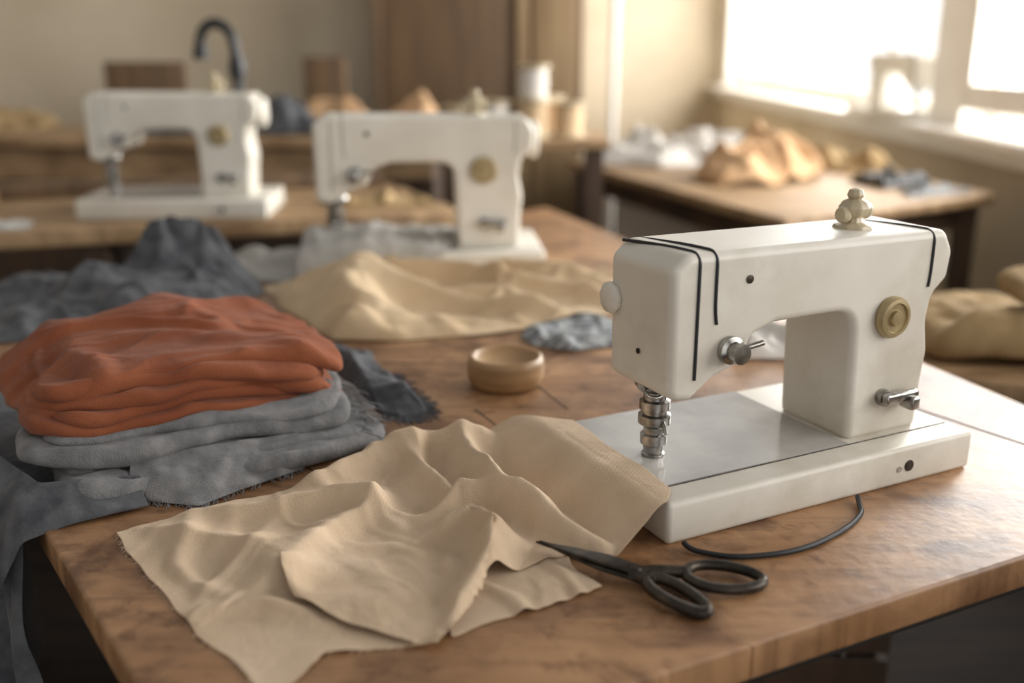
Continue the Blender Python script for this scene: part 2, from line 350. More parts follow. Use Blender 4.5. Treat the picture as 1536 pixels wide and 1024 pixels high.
# ------------------------------------------------------------ folded stacks
N3=noise.noise
def slab(name,cx,cy,z0,L,W,H,rz,m,seed=1,wobble=.008,wr=.006,parent=None,n=44,zfun=None,stretchy=16,shared=0.0,topw=1,hf_=.12,fine=0):
    bm=bmesh.new(); bmesh.ops.create_cube(bm,size=2)
    bmesh.ops.subdivide_edges(bm,edges=bm.edges,cuts=n,use_grid_fill=True)
    ca,sa=math.cos(rz),math.sin(rz)
    for v in bm.verts:
        x,y,z=v.co
        p=7.0; r2=(abs(x)**p+abs(y)**p)**(1/p); k=max(abs(x),abs(y))
        xx,yy=(x/r2*k,y/r2*k) if r2>1e-6 else (0,0)
        Lx,Wy=L/2,W/2
        inset=H*.5*(1-math.sqrt(max(0,1-min(1,abs(z))**2)))*(1 if k>.999 else min(1,k**6))
        px=xx*(Lx-inset); py=yy*(Wy-inset)
        nl=math.hypot(xx,yy) or 1; sd=k**3
        off=wobble*sd*(1.6*N3((px*5+seed*3,py*5,seed*.7))+.7*N3((px*14+seed,py*14,seed*2.7))+hf_*N3((px*34+seed,py*34,seed*1.7)))
        px+=xx/nl*off; py+=yy/nl*off
        tw=z*.5+.5
        def cr(s1,s2,sd_,wd=.16):
            a=N3((px*s1+seed+.5*N3((px*7,py*7,seed)),py*s2+1.0*N3((px*6,py*6,sd_+4.)),sd_*1.3)); return math.exp(-(a/wd)**2)
        pz=z*H*.5
        wv=wr*1.4*N3((px*5,py*5,seed*.35+2))+wr*.7*N3((px*12,py*12,seed*.6+2))
        pz+=wv*(.35+.65*tw)+topw*tw*(wr*cr(4,stretchy,seed)+.35*wr*cr(8,stretchy*1.8,seed+3)+fine*cr(10,stretchy*3,seed+8,.12))
        X=cx+px*ca-py*sa; Y_=cy+px*sa+py*ca; Z=z0+H*.5+pz
        if shared: Z+=shared*N3((X*9,Y_*9,3.3))*sd+shared*.5*N3((X*20,Y_*20,5.3))*sd
        if zfun: Z+=zfun(px/Lx,py/Wy,tw)
        v.co=(X,Y_,max(Z,TZ+.0006) if (cx<0) else Z)
    me=bpy.data.meshes.new(name); bm.to_mesh(me); bm.free()
    for p_ in me.polygons: p_.use_smooth=True
    me.materials.append(M[m]); o=bpy.data.objects.new(name,me); COL.objects.link(o)
    if parent: o.parent=parent
    co=np.array([v.co for v in me.vertices])
    if cx<0:
        i=np.clip(np.rint((co[:,1]-RY0)/RS).astype(int),1,RNY-2); j=np.clip(np.rint((co[:,0]-RX0)/RS).astype(int),1,RNX-2)
        for di in (-1,0,1):
            for dj in (-1,0,1): np.maximum.at(HF,(i+di,j+dj),co[:,2])
    return o
def patch3(name,top,right,bottom,left,nu,nv,m,parent,amp,s,seed):
    G=coons(top,right,bottom,left,nu,nv)
    du=np.gradient(G,axis=1);dv=np.gradient(G,axis=0);nr=np.cross(du,dv);nr/=np.linalg.norm(nr,axis=2)[...,None]+1e-12
    if nr[...,2].mean()<0: nr=-nr
    e=edge_f(nv,nu,.1); d=np.empty((nv,nu))
    for i in range(nv):
        for j in range(nu):
            p=G[i,j]; d[i,j]=N3((p[0]*s+seed,p[1]*s,p[2]*s*.6))+.4*N3((p[0]*s*2.3,p[1]*s*2.3+seed,p[2]*s))
    G=G+nr*(amp*(d+.35)*(.3+.7*e))[...,None]
    sheetP(name,G,m,parent,th=.0012)
    return G
R=math.radians(30)
FS=empty('folded_grey_fabric')
def zg(a,b,t): return -.010*max(0,a-.6)/.4*t
slab('lower_fold_1',-.372,1.147,TZ+.003,.372,.275,.020,R+.03,'grey',2,.018,.006,parent=FS,shared=.003,zfun=zg,fine=.0015)
slab('lower_fold_2',-.388,1.162,TZ+.020,.345,.256,.014,R-.03,'grey',3,.020,.005,parent=FS,shared=.006)
slab('upper_fold_1',-.404,1.160,TZ+.034,.378,.268,.021,R-.07,'grey',15,.020,.006,parent=FS,shared=.008)
slab('upper_fold_2',-.412,1.172,TZ+.051,.345,.256,.012,R-.01,'grey',16,.020,.005,parent=FS,shared=.008)
GC=patch3('loose_corner',[(-.415,1.005,TZ+.036),(-.35,1.04,TZ+.040),(-.25,1.095,TZ+.036)],[(-.25,1.095,TZ+.036),(-.243,1.078,TZ+.018),(-.24,1.066,TZ+.003)],
       [(-.405,.985,TZ+.003),(-.37,.975,TZ+.003),(-.332,.968,TZ+.002),(-.30,1.005,TZ+.003),(-.24,1.066,TZ+.003)],[(-.415,1.005,TZ+.036),(-.412,.988,TZ+.02),(-.405,.985,TZ+.003)],70,40,'grey',FS,.006,30,3)
ca,sa=math.cos(R),math.sin(R); pts=[];dirs=[]
for k in range(230):
    b=rr.uniform(-.125,.05); zz=rr.choice([.010,.024,.034,.050]); a=.181+rr.uniform(-.008,.006)-.02*max(0,(abs(b)-.09)/.04)
    pts.append((-.388+a*ca-b*sa,1.152+a*sa+b*ca,TZ+zz)); dirs.append((ca,sa))
fringe('frayed_hem',pts,dirs,'grey',FS,(.010,.032),.0005,droop=.5)
pts=[];dirs=[]
for k in range(90):
    q=GC[-1,int(rr.random()*69)]; pts.append((q[0],q[1],max(q[2],TZ+.002))); dirs.append((.4,-.9))
fringe('frayed_corner',pts,dirs,'grey',FS,(.004,.011),.0004,zf=TZ+.001)
FR=empty('folded_rust_fabric')
zf=lambda a,b,t:-.026*max(0,a-.1)**1.5-.034*max(0,a-.7)
hs=[.013,.010,.014,.012]; z_=TZ+.060
for i in range(4):
    slab('fold_%d'%(i+1),-.416+.010*math.sin(i*2.1),1.199+.005*math.cos(i*1.7),z_,.362-.010*i,.270-.006*i,hs[i]+.004,R-.03+.045*math.sin(i*1.9),'rust',30+i,.022,.005,parent=FR,zfun=zf,n=50,stretchy=13,shared=.010)
    z_+=hs[i]
def zt(a,b,t):
    d=max(0,(-a-.55)/.45); e=max(0,(-b-.7)/.3)*max(0,-a+.1)
    return zf(a,b,t)-.042*d**1.3-.022*e
slab('wrapped_top_fold',-.432,1.205,z_-.002,.385,.272,.017,R-.02,'rust',41,.014,.011,parent=FR,zfun=zt,n=130,stretchy=11,shared=.008,fine=.0016)
# ---- main linen cloth
CL=empty('linen_cloth',(0,0,0))
top=[(-.06,.86),(0,.87),(.05,.868)]; right=[(.05,.868),(.062,.83),(.079,.802)]
bottom=[(-.05,.722),(-.032,.737),(-.01,.752),(.025,.770),(.055,.785),(.079,.802)]; left=[(-.06,.86),(-.06,.79),(-.05,.722)]
G=wob(coons(top,right,bottom,left,70,60),.004,30,31); X,Y=G[...,0],G[...,1]
Z=TZ+.002+.006*np.clip(crump(X,Y,14,33,.5,wd=.18),0,2)
P=relax(drape(G,Z,steps=8),2); sheetP('under_sheet',P,'linen',CL); stamp(P)
RID=[([(-.235,.985),(-.20,1.02),(-.165,1.075),(-.10,1.105),(-.03,1.115),(.03,1.105)],.028,.022,.026),
     ([(-.065,1.12),(-.045,1.05),(-.025,.99),(.005,.945),(.05,.915)],.046,.015,.020),
     ([(-.115,1.10),(-.105,1.04),(-.075,.98),(-.05,.945)],.024,.012,.020),
     ([(-.23,.79),(-.19,.86),(-.15,.93),(-.14,1.0)],.022,.034,.013),
     ([(-.085,.925),(-.055,.945),(-.02,.938),(.02,.912),(.05,.885),(.09,.862)],.038,.012,.010),
     ([(-.08,.885),(-.045,.902),(-.015,.868),(-.018,.82),(-.045,.75)],.032,.020,.010),
     ([(-.37,.905),(-.29,.89),(-.22,.84)],.012,.022,.014),
     ([(-.31,.955),(-.24,.95),(-.19,.965),(-.15,.955),(-.11,.90)],.018,.018,.014),
     ([(-.28,.75),(-.22,.765),(-.16,.745)],.011,.018,.012),
     ([(-.28,.79),(-.255,.85),(-.25,.92)],.010,.012,.016),
     ([(-.16,.86),(-.12,.87),(-.08,.85)],.012,.012,.010)]
def base_h(X,Y):
    wx=X+.012*nz(X,Y,16,61)+.002*nz(X,Y,50,63); wy=Y+.012*nz(X,Y,16,62)+.002*nz(X,Y,50,64)
    h=np.full(X.shape,.0018)
    for r in RID: h=h+ridge(wx,wy,*r)
    h+=.0065*np.clip(crump(X,Y,9,3,.6,wd=.13),0,2)+.004*np.clip(nz(X,Y,9,4),-.3,1)+.0010*nz(X,Y,30,14)+.0016*np.clip(crump(X,Y,20,17,-.5,.35,.12),0,2)
    return h
top=[(-.401,.911),(-.34,.95),(-.28,.992),(-.24,.995),(-.211,1.009),(-.185,1.06),(-.164,1.097),(-.11,1.12),(-.072,1.134),(0,1.13),(.071,1.10)]
right=[(.071,1.10),(.115,1.01),(.160,.912),(.150,.880),(.130,.862),(.100,.850)]
bottom=[(-.189,.640),(-.165,.672),(-.15,.70),(-.11,.712),(-.075,.715),(-.05,.735),(-.03,.77),(-.015,.815),(.02,.845),(.06,.856),(.100,.850)]
left=[(-.401,.911),(-.35,.845),(-.306,.785),(-.26,.73),(-.222,.694),(-.189,.640)]
G=wob(coons(top,right,bottom,left,260,170),.006,20,2)
X,Y=G[...,0],G[...,1]; lx,ly=loc_m(X,Y)
st=.050*sstep((lx+.085)/.082)*sstep((ly+.07)/.065)
bh=base_h(X,Y)*(1-.80*sstep((lx+.06)/.05)); h=np.maximum(bh,st)+.3*np.minimum(bh,st)
z=np.maximum(TZ+h,hf(X,Y)+.0015)
P=relax(drape(G,z,c=.010,cang=.6,steps=9,it=5,bend=.93,zn=.0004),4)
sheetP('main_sheet',P,'linen',CL); stamp(P)
top=[(-.212,.822),(-.16,.858),(-.10,.882),(-.045,.905)]
right=[(-.045,.905),(-.020,.87),(-.018,.82),(-.03,.77),(-.0585,.705)]
bottom=[(-.188,.768),(-.15,.742),(-.10,.720),(-.0585,.705)]
left=[(-.212,.822),(-.207,.80),(-.188,.768)]
G=wob(coons(top,right,bottom,left,130,95),.004,26,9)
X,Y=G[...,0],G[...,1]; u=np.linspace(0,1,130)[None];v=np.linspace(0,1,95)[:,None]
z=hf(X,Y)+.003+.009*np.exp(-((v-.8)/.2)**2)*np.sin(np.pi*u)**.7*(.6+.9*nz(X,Y,16,91))+.010*np.exp(-(u/.10)**2)*np.sin(np.pi*v)
z-=.0065*(1-sstep(v/.22)); z+=.005*sstep((u-.88)/.12)
for _ in range(9):
    z[1:-1,1:-1]=(z[1:-1,1:-1]*4+z[:-2,1:-1]+z[2:,1:-1]+z[1:-1,:-2]+z[1:-1,2:])/8
z+=.0012*np.clip(crump(X,Y,22,51,.9,.4,.13),0,2)*sstep(v/.2)
PF=np.concatenate([G,z[...,None]],2)
sheetP('folded_flap',PF,'linen',CL)
pts=[];dirs=[]
for k in range(130):
    t=rr.random()
    q=P[int(t*169),0] if rr.random()<.5 else P[-1,int(t*130)]
    pts.append((q[0],q[1],q[2]+.0006)); dirs.append((-.8,-.6))
fringe('raw_edge_threads',pts,dirs,'linen',CL,(.002,.005),.0002,zf=TZ+.0008)
# ---- generic crumpled heap
def heap(name,top,right,bottom,left,m,A=.02,s=12,seed=1,bulge=.02,ang=0,z0=None,n=(90,70),peaks=(),an=.45,parent=None,th=.0015,c=.02,steps=10,pin=.5,bend=.93,w=.012,g=.0001,wd=.17,fine=0,soft=0):
    G=wob(coons(top,right,bottom,left,*n),w,9,seed); X,Y=G[...,0],G[...,1]
    e=edge_f(n[1],n[0],.14)
    h=.003+e*(bulge*(.6+.8*nz(X,Y,5,seed+1))+A*np.clip(crump(X,Y,s,seed,ang,an,wd),0,2))
    if fine: h+=e*fine*np.clip(crump(X,Y,s*2.8,seed+20,ang+.5,.35,.13),0,2)
    for (px,py,H,w_) in peaks:
        d=np.hypot(X-px,Y-py)*(1+.35*nz(X,Y,9,seed+7)); a=np.arctan2(Y-py,X-px)
        h+=H*np.exp(-(d/w_)**1.9)*(1+.22*np.cos(a*5+seed+d*20))
    z=(hf(X,Y) if z0 is None else z0)+np.maximum(h,.002)
    P=drape(G,z,c=c,cang=None,steps=steps,it=5,floor=z0,pin=pin,g=g,skips=(2,5),zn=.002,bend=bend)
    if soft: P=relax(P,soft)
    sheetP(name,P,m,parent,th)
    if z0 is None: stamp(P)
    return P
P=heap('frayed_grey_cloth',[(-.31,1.52),(-.27,1.55),(-.235,1.50)],[(-.235,1.50),(-.18,1.40),(-.115,1.255)],[(-.178,1.255),(-.15,1.235),(-.115,1.255)],[(-.31,1.52),(-.25,1.40),(-.178,1.255)],'greyd',.022,11,21,.012,1.0,n=(60,90),w=.006,soft=2)
pts=[];dirs=[]
for k in range(240):
    t=rr.random()
    if k%3: q=P[int(30+t*59),-1]; dirs.append((.85,-.3))
    else: q=P[-1,int(t*59)]; dirs.append((.4,-.9))
    pts.append((q[0],q[1],q[2]+.001))
fringe('frayed_threads',pts,dirs,'greyd',bpy.data.objects['frayed_grey_cloth'],(.012,.034),.0006,zf=TZ+.0012)
heap('blue_grey_scrap',[(.02,1.66),(.09,1.72),(.16,1.75)],[(.16,1.75),(.2,1.66),(.20,1.58)],[(.03,1.57),(.10,1.53),(.20,1.58)],[(.02,1.66),(.01,1.62),(.03,1.57)],'bluegrey',.018,12,5,.010,.4,n=(50,40))
heap('machine_cover_cloth',[(-.66,2.30),(-.5,2.36),(-.3,2.37),(-.13,2.37)],[(-.13,2.37),(-.12,2.2),(-.14,2.06)],[(-.66,2.08),(-.5,2.02),(-.3,2.03),(-.14,2.06)],[(-.66,2.30),(-.70,2.2),(-.66,2.08)],'greyl',.022,9,15,.012,.8,n=(100,70),w=.008)
heap('beige_fabric',[(-.50,1.98),(-.3,2.04),(-.1,2.05),(.1,2.05),(.26,2.06)],[(.26,2.06),(.25,1.9),(.20,1.78)],
     [(-.30,1.60),(-.18,1.59),(-.05,1.63),(.05,1.68),(.20,1.78)],[(-.50,1.98),(-.44,1.82),(-.30,1.60)],'linen2',.055,6.5,3,.014,1.1,n=(190,130),
     peaks=[(-.28,1.78,.02,.07),(-.02,1.84,.025,.08),(.1,1.95,.02,.08)],an=.28,bend=.92,wd=.13,fine=.006,soft=8)
heap('white_scrap',[(.33,1.62),(.42,1.66),(.5,1.62)],[(.5,1.62),(.48,1.5)],[(.36,1.49),(.48,1.5)],[(.33,1.62),(.36,1.49)],'white',.03,10,8,.022,.4,n=(40,30))
heap('slate_fabric',[(-1.03,2.00),(-.85,2.08),(-.66,2.07),(-.52,2.00)],[(-.52,2.00),(-.49,1.92),(-.50,1.80)],
     [(-.90,1.56),(-.78,1.60),(-.66,1.66),(-.50,1.80)],[(-1.03,2.00),(-1.0,1.75),(-.90,1.56)],'greyd',.062,6,12,.04,.7,
     peaks=[(-.69,1.95,.10,.055),(-.61,1.96,.08,.045),(-.78,1.86,.040,.05),(-.60,1.86,.02,.06)],n=(170,130),w=.03,bend=.90,an=.28,wd=.14,fine=.010,soft=4)
ed=np.array([-.588,.809]); nn=np.array([-.809,-.588]); E0=np.array([-.505,.965])
HS=empty('hanging_slate_cloth')
nu,nv=100,100; Gh=np.zeros((nv,nu,3))
for i in range(nv):
    for j in range(nu):
        s_=j/(nu-1)*.42; v_=i/(nv-1); d=v_*.62-.10
        amp=min(1,max(0,d)/.15)
        fold=.020*math.sin(s_*52+2.5*noise.noise((s_*8,v_*3,1)))+.008*math.sin(s_*110+3*noise.noise((s_*9,v_*4,6)))
        if d<0: off=d; z=TZ+.0015+.004*abs(noise.noise((s_*14,d*10,3)))
        else: off=.004+.012*min(1,d/.03)+max(-.008,fold)*amp+.010*amp; z=TZ+.0025-max(0,d-.006)
        p=E0+ed*(s_-.05*v_*(1-s_/.42)+.012*noise.noise((s_*9,v_*3,8)))+nn*off
        Gh[i,j]=(p[0],p[1],z)
sheetP('hanging_part',Gh,'greyd',HS)
patch3('gathered_part',[(-.66,1.13,TZ+.034),(-.57,1.03,TZ+.036),(-.49,.955,TZ+.034),(-.40,.992,TZ+.026)],[(-.40,.992,TZ+.026),(-.392,.975,TZ+.012),(-.385,.968,TZ+.003)],
       [(-.70,1.10,TZ-.10),(-.60,.985,TZ-.10),(-.525,.915,TZ-.07),(-.495,.91,TZ-.01),(-.45,.925,TZ+.003),(-.385,.968,TZ+.003)],[(-.66,1.13,TZ+.034),(-.695,1.11,TZ+.005),(-.70,1.10,TZ-.10)],110,50,'greyd',HS,.008,24,7)
# ------------------------------------------------------------ wooden bowl
lathe('wooden_bowl',[(.001,0),(.044,0),(.050,.003),(.0545,.012),(.056,.024),(.0555,.036),(.053,.043),(.050,.045),(.047,.0445),(.044,.040),(.030,.034),(.001,.032)],'bowl',None,(-.009,1.375,TZ),seg=64)
# ------------------------------------------------------------ scissors
S=empty('scissors',(.112,.812,TZ+.008),0); S.rotation_euler=(.05,.055,0)
def blade(name,ang,side,z,L=.115):
    ca,sa=math.cos(ang),math.sin(ang)
    pr=[(-.004,.010),(.03,.0125),(L*.6,.0085),(L*.92,.002),(L,.0),(L*.6,-.004),(.02,-.006),(-.012,-.007)]
    pr=[(a,b*side) for a,b in pr]
    return prism(name,[(a*ca-b*sa,a*sa+b*ca) for a,b in pr],z,z+.003,'iron',S,.0008)
base=math.radians(150)
blade('blade_1',base,1,.001,.100); blade('blade_2',base+math.radians(5),-1,.0045,.100)
lathe('pivot',[(.001,0),(.006,0),(.006,.004),(.004,.006),(.001,.006)],'iron',S,(0,0,.004),seg=20)
def ring(name,cx,cy,a,b,rot,r,z):
    pts=[]
    for k in range(16):
        t=2*math.pi*k/16; x=a*math.cos(t)*(1+.12*math.cos(t)); y=b*math.sin(t)
        pts.append((cx+x*math.cos(rot)-y*math.sin(rot),cy+x*math.sin(rot)+y*math.cos(rot),z))
    return tube(name,pts,r,'iron',S,True)
ring('handle_ring_1',.076,-.003,.035,.020,math.radians(-4),.0052,.006)
ring('handle_ring_2',.030,-.030,.033,.013,math.radians(-48),.0056,.004)
tube('shank_1',[(0,0,.004),(.022,.004,.005),(.046,.002,.006)],.0062,'iron',S)
tube('shank_2',[(-.004,0,.003),(.006,-.008,.003),(.014,-.014,.004)],.0062,'iron',S)
# ------------------------------------------------------------ cable
tube('power_cable',[(.167,.878,TZ+.008),(.170,.872,TZ+.004),(.19,.862,TZ+.0035),(.218,.855,TZ+.0035),(.279,.868,TZ+.0035),(.336,.912,TZ+.0035),(.366,.950,TZ+.0035),(.369,.970,TZ+.0035),(.372,.985,TZ+.006)],.0028,'black')
# ------------------------------------------------------------ work table
T=empty('work_table')
A=(-.189,.526);B=(.797,1.014);C=(.106,3.054);D=(-1.1,1.78)
prism('top',[A,B,C,D],TZ-.036,TZ,'wood',T,.004)
for i,(x,y) in enumerate([(-.15,.66),(.70,1.06),(.06,2.9),(-1.0,1.78)]):
    box(f'leg_{i+1}',x-.03,x+.03,y-.03,y+.03,0,TZ-.036,'dark',T,.004)
def apron(a,b,nm):
    a=Vector(a);b=Vector(b);d=(b-a).normalized();n=Vector((-d.y,d.x))
    if (Vector((-.1,1.5))-a).dot(n)<0:n=-n
    a2=a+n*.09+d*.09;b2=b+n*.09-d*.09
    prism(nm,[a2,b2,b2+n*.02,a2+n*.02],TZ-.12,TZ-.036,'dark',T)
apron(A,B,'apron_front');apron(B,C,'apron_right');apron(A,D,'apron_left');apron(D,C,'apron_back')
def strip(nm,a,b,w=.0012):
    a=Vector(a);b=Vector(b);d=(b-a).normalized();n=Vector((-d.y,d.x))*w
    prism(nm,[a-n,b-n*.5,b+n*.5,a+n],TZ-.001,TZ+.0004,'seam',T)
strip('board_seam_1',(.54,1.285),(.735,.99),.0022)
strip('board_seam_2',(-.20,1.475),(-.06,1.475),.0015); strip('board_seam_3',(.03,1.385),(.075,1.27),.0015)
strip('board_seam_4',(-.05,1.27),(-.01,1.19),.0014); strip('board_seam_5',(-.25,1.09),(-.20,1.03),.0014)
strip('board_seam_7',(.04,1.46),(.12,1.62),.0012); strip('board_seam_8',(.05,2.0),(.30,1.6),.0014)
for i,(x,y,w_,d_,h_) in enumerate([(.25,1.5,.4,.35,.32),(-.35,1.6,.45,.4,.3)]):
    Cx=empty('storage_crate')
    for k in range(3): 
        z0=k*h_/3+.005
        box(f'slat_f{k}',x,x+w_,y,y+.015,z0,z0+h_/3-.015,'dwood',Cx); box(f'slat_b{k}',x,x+w_,y+d_-.015,y+d_,z0,z0+h_/3-.015,'dwood',Cx)
        box(f'slat_l{k}',x,x+.015,y+.015,y+d_-.015,z0,z0+h_/3-.015,'dwood',Cx); box(f'slat_r{k}',x+w_-.015,x+w_,y+.015,y+d_-.015,z0,z0+h_/3-.015,'dwood',Cx)
    box('bottom',x+.015,x+w_-.015,y+.015,y+d_-.015,.0,.015,'dwood',Cx)
# ------------------------------------------------------------ rear bench (planks) and clutter
Bn=empty('plank_bench')
a=Vector((-2.3,2.12));b=Vector((-.15,2.80));d=(b-a).normalized();n=Vector((-d.y,d.x))
for i in range(4):
    a2=a+n*(i*.185);b2=b+n*(i*.185)-d*.02*i
    prism(f'plank_{i+1}',[a2,b2,b2+n*.165,a2+n*.165],.735+.004*(i%2),.78-.003*(i%2),'wood2',Bn,.006)
for i,t in enumerate((.3,1.3,2.1)):
    for j,w in enumerate((.05,.6)):
        p=a+d*t+n*w; box(f'leg_{i}_{j}',p.x-.03,p.x+.03,p.y-.03,p.y+.03,0,.735,'dwood',Bn)
p=a+n*.1+d*.2;q=b+n*.1-d*.1
prism('lower_shelf',[p,q,q+n*.4,p+n*.4],.30,.33,'dark',Bn)
for k,(t0,t1,w0,w1,hh) in enumerate([(.1,2.15,.60,.68,.045),(.3,1.0,.46,.54,.04)]):
    p=a+d*t0+n*w0;q=a+d*t1+n*w0; prism('timber_batten' ,[p,q,q+n*(w1-w0),p+n*(w1-w0)],.78,.78+hh,'wood2' if k else 'brown',None,.004)
heap('striped_fabric_strip',[(-1.75,2.50),(-1.25,2.60)],[(-1.25,2.60),(-1.22,2.48)],[(-1.75,2.32),(-1.22,2.48)],[(-1.75,2.50),(-1.75,2.32)],'greyl',.03,9,71,.01,.3,z0=.78,n=(60,30))
heap('brown_fabric_strip',[(-.55,2.90),(-.25,2.99)],[(-.25,2.99),(-.22,2.9)],[(-.55,2.80),(-.22,2.9)],[(-.55,2.90),(-.55,2.80)],'khaki',.03,9,72,.02,.3,z0=.78,n=(40,30))
B2=empty('storage_bench')
box('top',-3.2,-.25,3.75,4.35,.86,.90,'wood2',B2,.006)
box('front_rail',-3.15,-.3,3.80,3.83,.74,.86,'wood2',B2)
box('front_panel',-3.15,-.3,3.85,3.88,.0,.86,'dwood',B2)
box('side',-.33,-.3,3.88,4.3,.0,.86,'dwood',B2)
heap('brown_fabric_pile',[(-2.6,4.3),(-1.9,4.3)],[(-1.9,4.3),(-1.9,3.82)],[(-2.6,3.82),(-1.9,3.82)],[(-2.6,4.3),(-2.6,3.82)],'khaki',.08,5,31,.06,.3,z0=.90,n=(50,40))
heap('dark_fabric_pile',[(-1.4,3.95),(-.5,3.95)],[(-.5,3.95),(-.5,3.80)],[(-1.4,3.80),(-.5,3.80)],[(-1.4,3.95),(-1.4,3.80)],'greyd',.06,6,33,.08,.3,z0=.90,n=(60,30))
heap('beige_fabric_pile',[(-.9,4.3),(-.3,4.3)],[(-.3,4.3),(-.3,4.02)],[(-.9,4.02),(-.3,4.02)],[(-.9,4.3),(-.9,4.02)],'peach',.08,6,34,.10,.3,z0=.90,n=(50,40))
GL=empty('gooseneck_lamp')
lathe('foot',[(.001,0),(.05,0),(.05,.015),(.015,.02),(.001,.02)],'black',GL,(-.80,3.02,.78))
tube('neck',[(-.80,3.02,.79),(-.80,3.02,1.1),(-.80,3.02,1.19),(-.81,3.02,1.26),(-.85,3.02,1.29),(-.89,3.02,1.275),(-.905,3.02,1.235),(-.903,3.02,1.21)],.015,'black',GL)
lathe('lamp_head',[(.001,0),(.018,0),(.022,-.02),(.024,-.04),(.001,-.04)],'black',GL,(-.903,3.02,1.225))
lathe('joint',[(.001,0),(.022,0),(.026,.03),(.020,.06),(.001,.06)],'black',GL,(-.80,3.02,1.13))
for i,(x,w,h) in enumerate([(-1.72,.34,.26),(-.88,.18,.28)]):
    o=box('wooden_board',x,x+w,4.36,4.39,.0,.90+h,'brown',None,.004)
def spool(x,y,z,s=1,m='linen2'):
    e=empty('thread_spool',(x,y,z),0,s)
    lathe('spool_flange_bottom',[(.001,0),(.04,0),(.04,.008),(.001,.008)],'ivory',e,seg=24)
    lathe('thread',[(.001,.008),(.033,.008),(.036,.04),(.033,.072),(.001,.072)],m,e,seg=24)
    lathe('spool_flange_top',[(.001,.072),(.04,.072),(.04,.08),(.012,.08),(.001,.078)],'ivory',e,seg=24)
SH=empty('spool_stand')
box('top',-.24,.32,3.3,3.7,.90,.93,'wood2',SH,.004)
for i,(x,y) in enumerate([(-.2,3.34),(.28,3.34),(-.2,3.66),(.28,3.66)]): box(f'leg_{i}',x-.02,x+.02,y-.02,y+.02,0,.90,'dwood',SH)
spool(-.18,3.40,.93,1.3,'ivory');spool(-.06,3.42,.93,1.5,'white');spool(.07,3.42,.93,1.5,'linen2');spool(.19,3.44,.93,1.4,'linen2');spool(-.12,3.6,.93,1.4,'khaki');spool(.07,3.42,1.05,1.4,'white');spool(.12,3.6,.93,1.6,'peach')
# ------------------------------------------------------------ side table on the right with fabric
R1=empty('side_table')
prism('top',[(.776,2.808),(1.62,3.344),(1.20,5.0),(.236,4.369)],.715,.75,'wood2',R1,.006)
for i,(x,y) in enumerate([(.80,2.90),(1.54,3.38),(1.15,4.85),(.31,4.33)]): box(f'leg_{i+1}',x-.03,x+.03,y-.03,y+.03,0,.715,'dwood',R1)
prism('apron',[(.80,2.90),(1.56,3.38),(1.16,4.88),(.30,4.34)],.63,.715,'dwood',R1)
prism('shelf',[(.82,2.95),(1.5,3.4),(1.1,4.8),(.34,4.3)],.25,.28,'dark',R1)
heap('white_fabric_heap',[(.5,4.62),(.8,4.8),(1.15,4.9)],[(1.15,4.9),(1.2,4.6),(1.1,4.3)],[(.33,4.2),(.6,4.05),(1.1,4.3)],[(.5,4.62),(.33,4.2)],'white',.07,6,41,.06,.4,z0=.75,n=(80,60))
heap('peach_fabric_heap',[(.72,3.85),(.95,4.05),(1.15,4.10)],[(1.15,4.10),(1.22,3.95),(1.15,3.75)],[(.72,3.50),(.9,3.50),(1.15,3.75)],[(.72,3.85),(.66,3.65),(.72,3.50)],'peach',.05,5,43,.05,.4,z0=.75,n=(80,60),peaks=[(.85,3.7,.09,.15),(1.02,3.86,.08,.14)])
heap('khaki_fabric_scrap',[(1.18,4.3),(1.35,4.3)],[(1.35,4.3),(1.48,3.75)],[(1.27,3.85),(1.48,3.75)],[(1.18,4.3),(1.27,3.85)],'khaki',.05,7,44,.05,.4,z0=.75,n=(50,40))
heap('black_strap_bundle',[(1.22,3.62),(1.38,3.68)],[(1.38,3.68),(1.48,3.52)],[(1.26,3.42),(1.48,3.52)],[(1.22,3.62),(1.26,3.42)],'black',.04,12,46,.05,.4,z0=.75,n=(50,40))
heap('striped_scrap',[(1.30,3.36),(1.50,3.48)],[(1.50,3.48),(1.54,3.36)],[(1.28,3.2),(1.54,3.36)],[(1.30,3.36),(1.28,3.2)],'bluegrey',.02,14,47,.01,.4,z0=.75,n=(40,30))
PL=empty('pole_lamp')
lathe('foot',[(.001,0),(.09,0),(.09,.015),(.02,.03),(.001,.03)],'paint',PL,(.50,5.1,0))
tube('pole',[(.50,5.1,.02),(.50,5.1,.9),(.50,5.1,1.9)],.02,'paint',PL)
lathe('clamp',[(.001,0),(.04,.01),(.045,.05),(.03,.09),(.001,.09)],'paint',PL,(.50,5.1,1.44))
lathe('shade',[(.001,0),(.16,0),(.10,.18),(.001,.18)],'paint',PL,(.50,5.1,1.86))
R2=empty('low_table')
prism('top',[(.62,1.62),(1.25,1.42),(1.45,2.05),(.72,2.2)],.655,.69,'wood2',R2,.005)
for i,(x,y) in enumerate([(.68,1.66),(1.2,1.5),(1.38,2.0),(.76,2.13)]): box(f'leg_{i+1}',x-.025,x+.025,y-.025,y+.025,0,.655,'dwood',R2)
slab('folded_khaki_fabric',.98,1.76,.70,.50,.36,.050,-.25,'khaki',12,.02,.02,n=50,stretchy=8)
slab('khaki_cushion',1.02,1.70,.790,.28,.20,.040,-.1,'khaki',14,.008,.008,n=30)
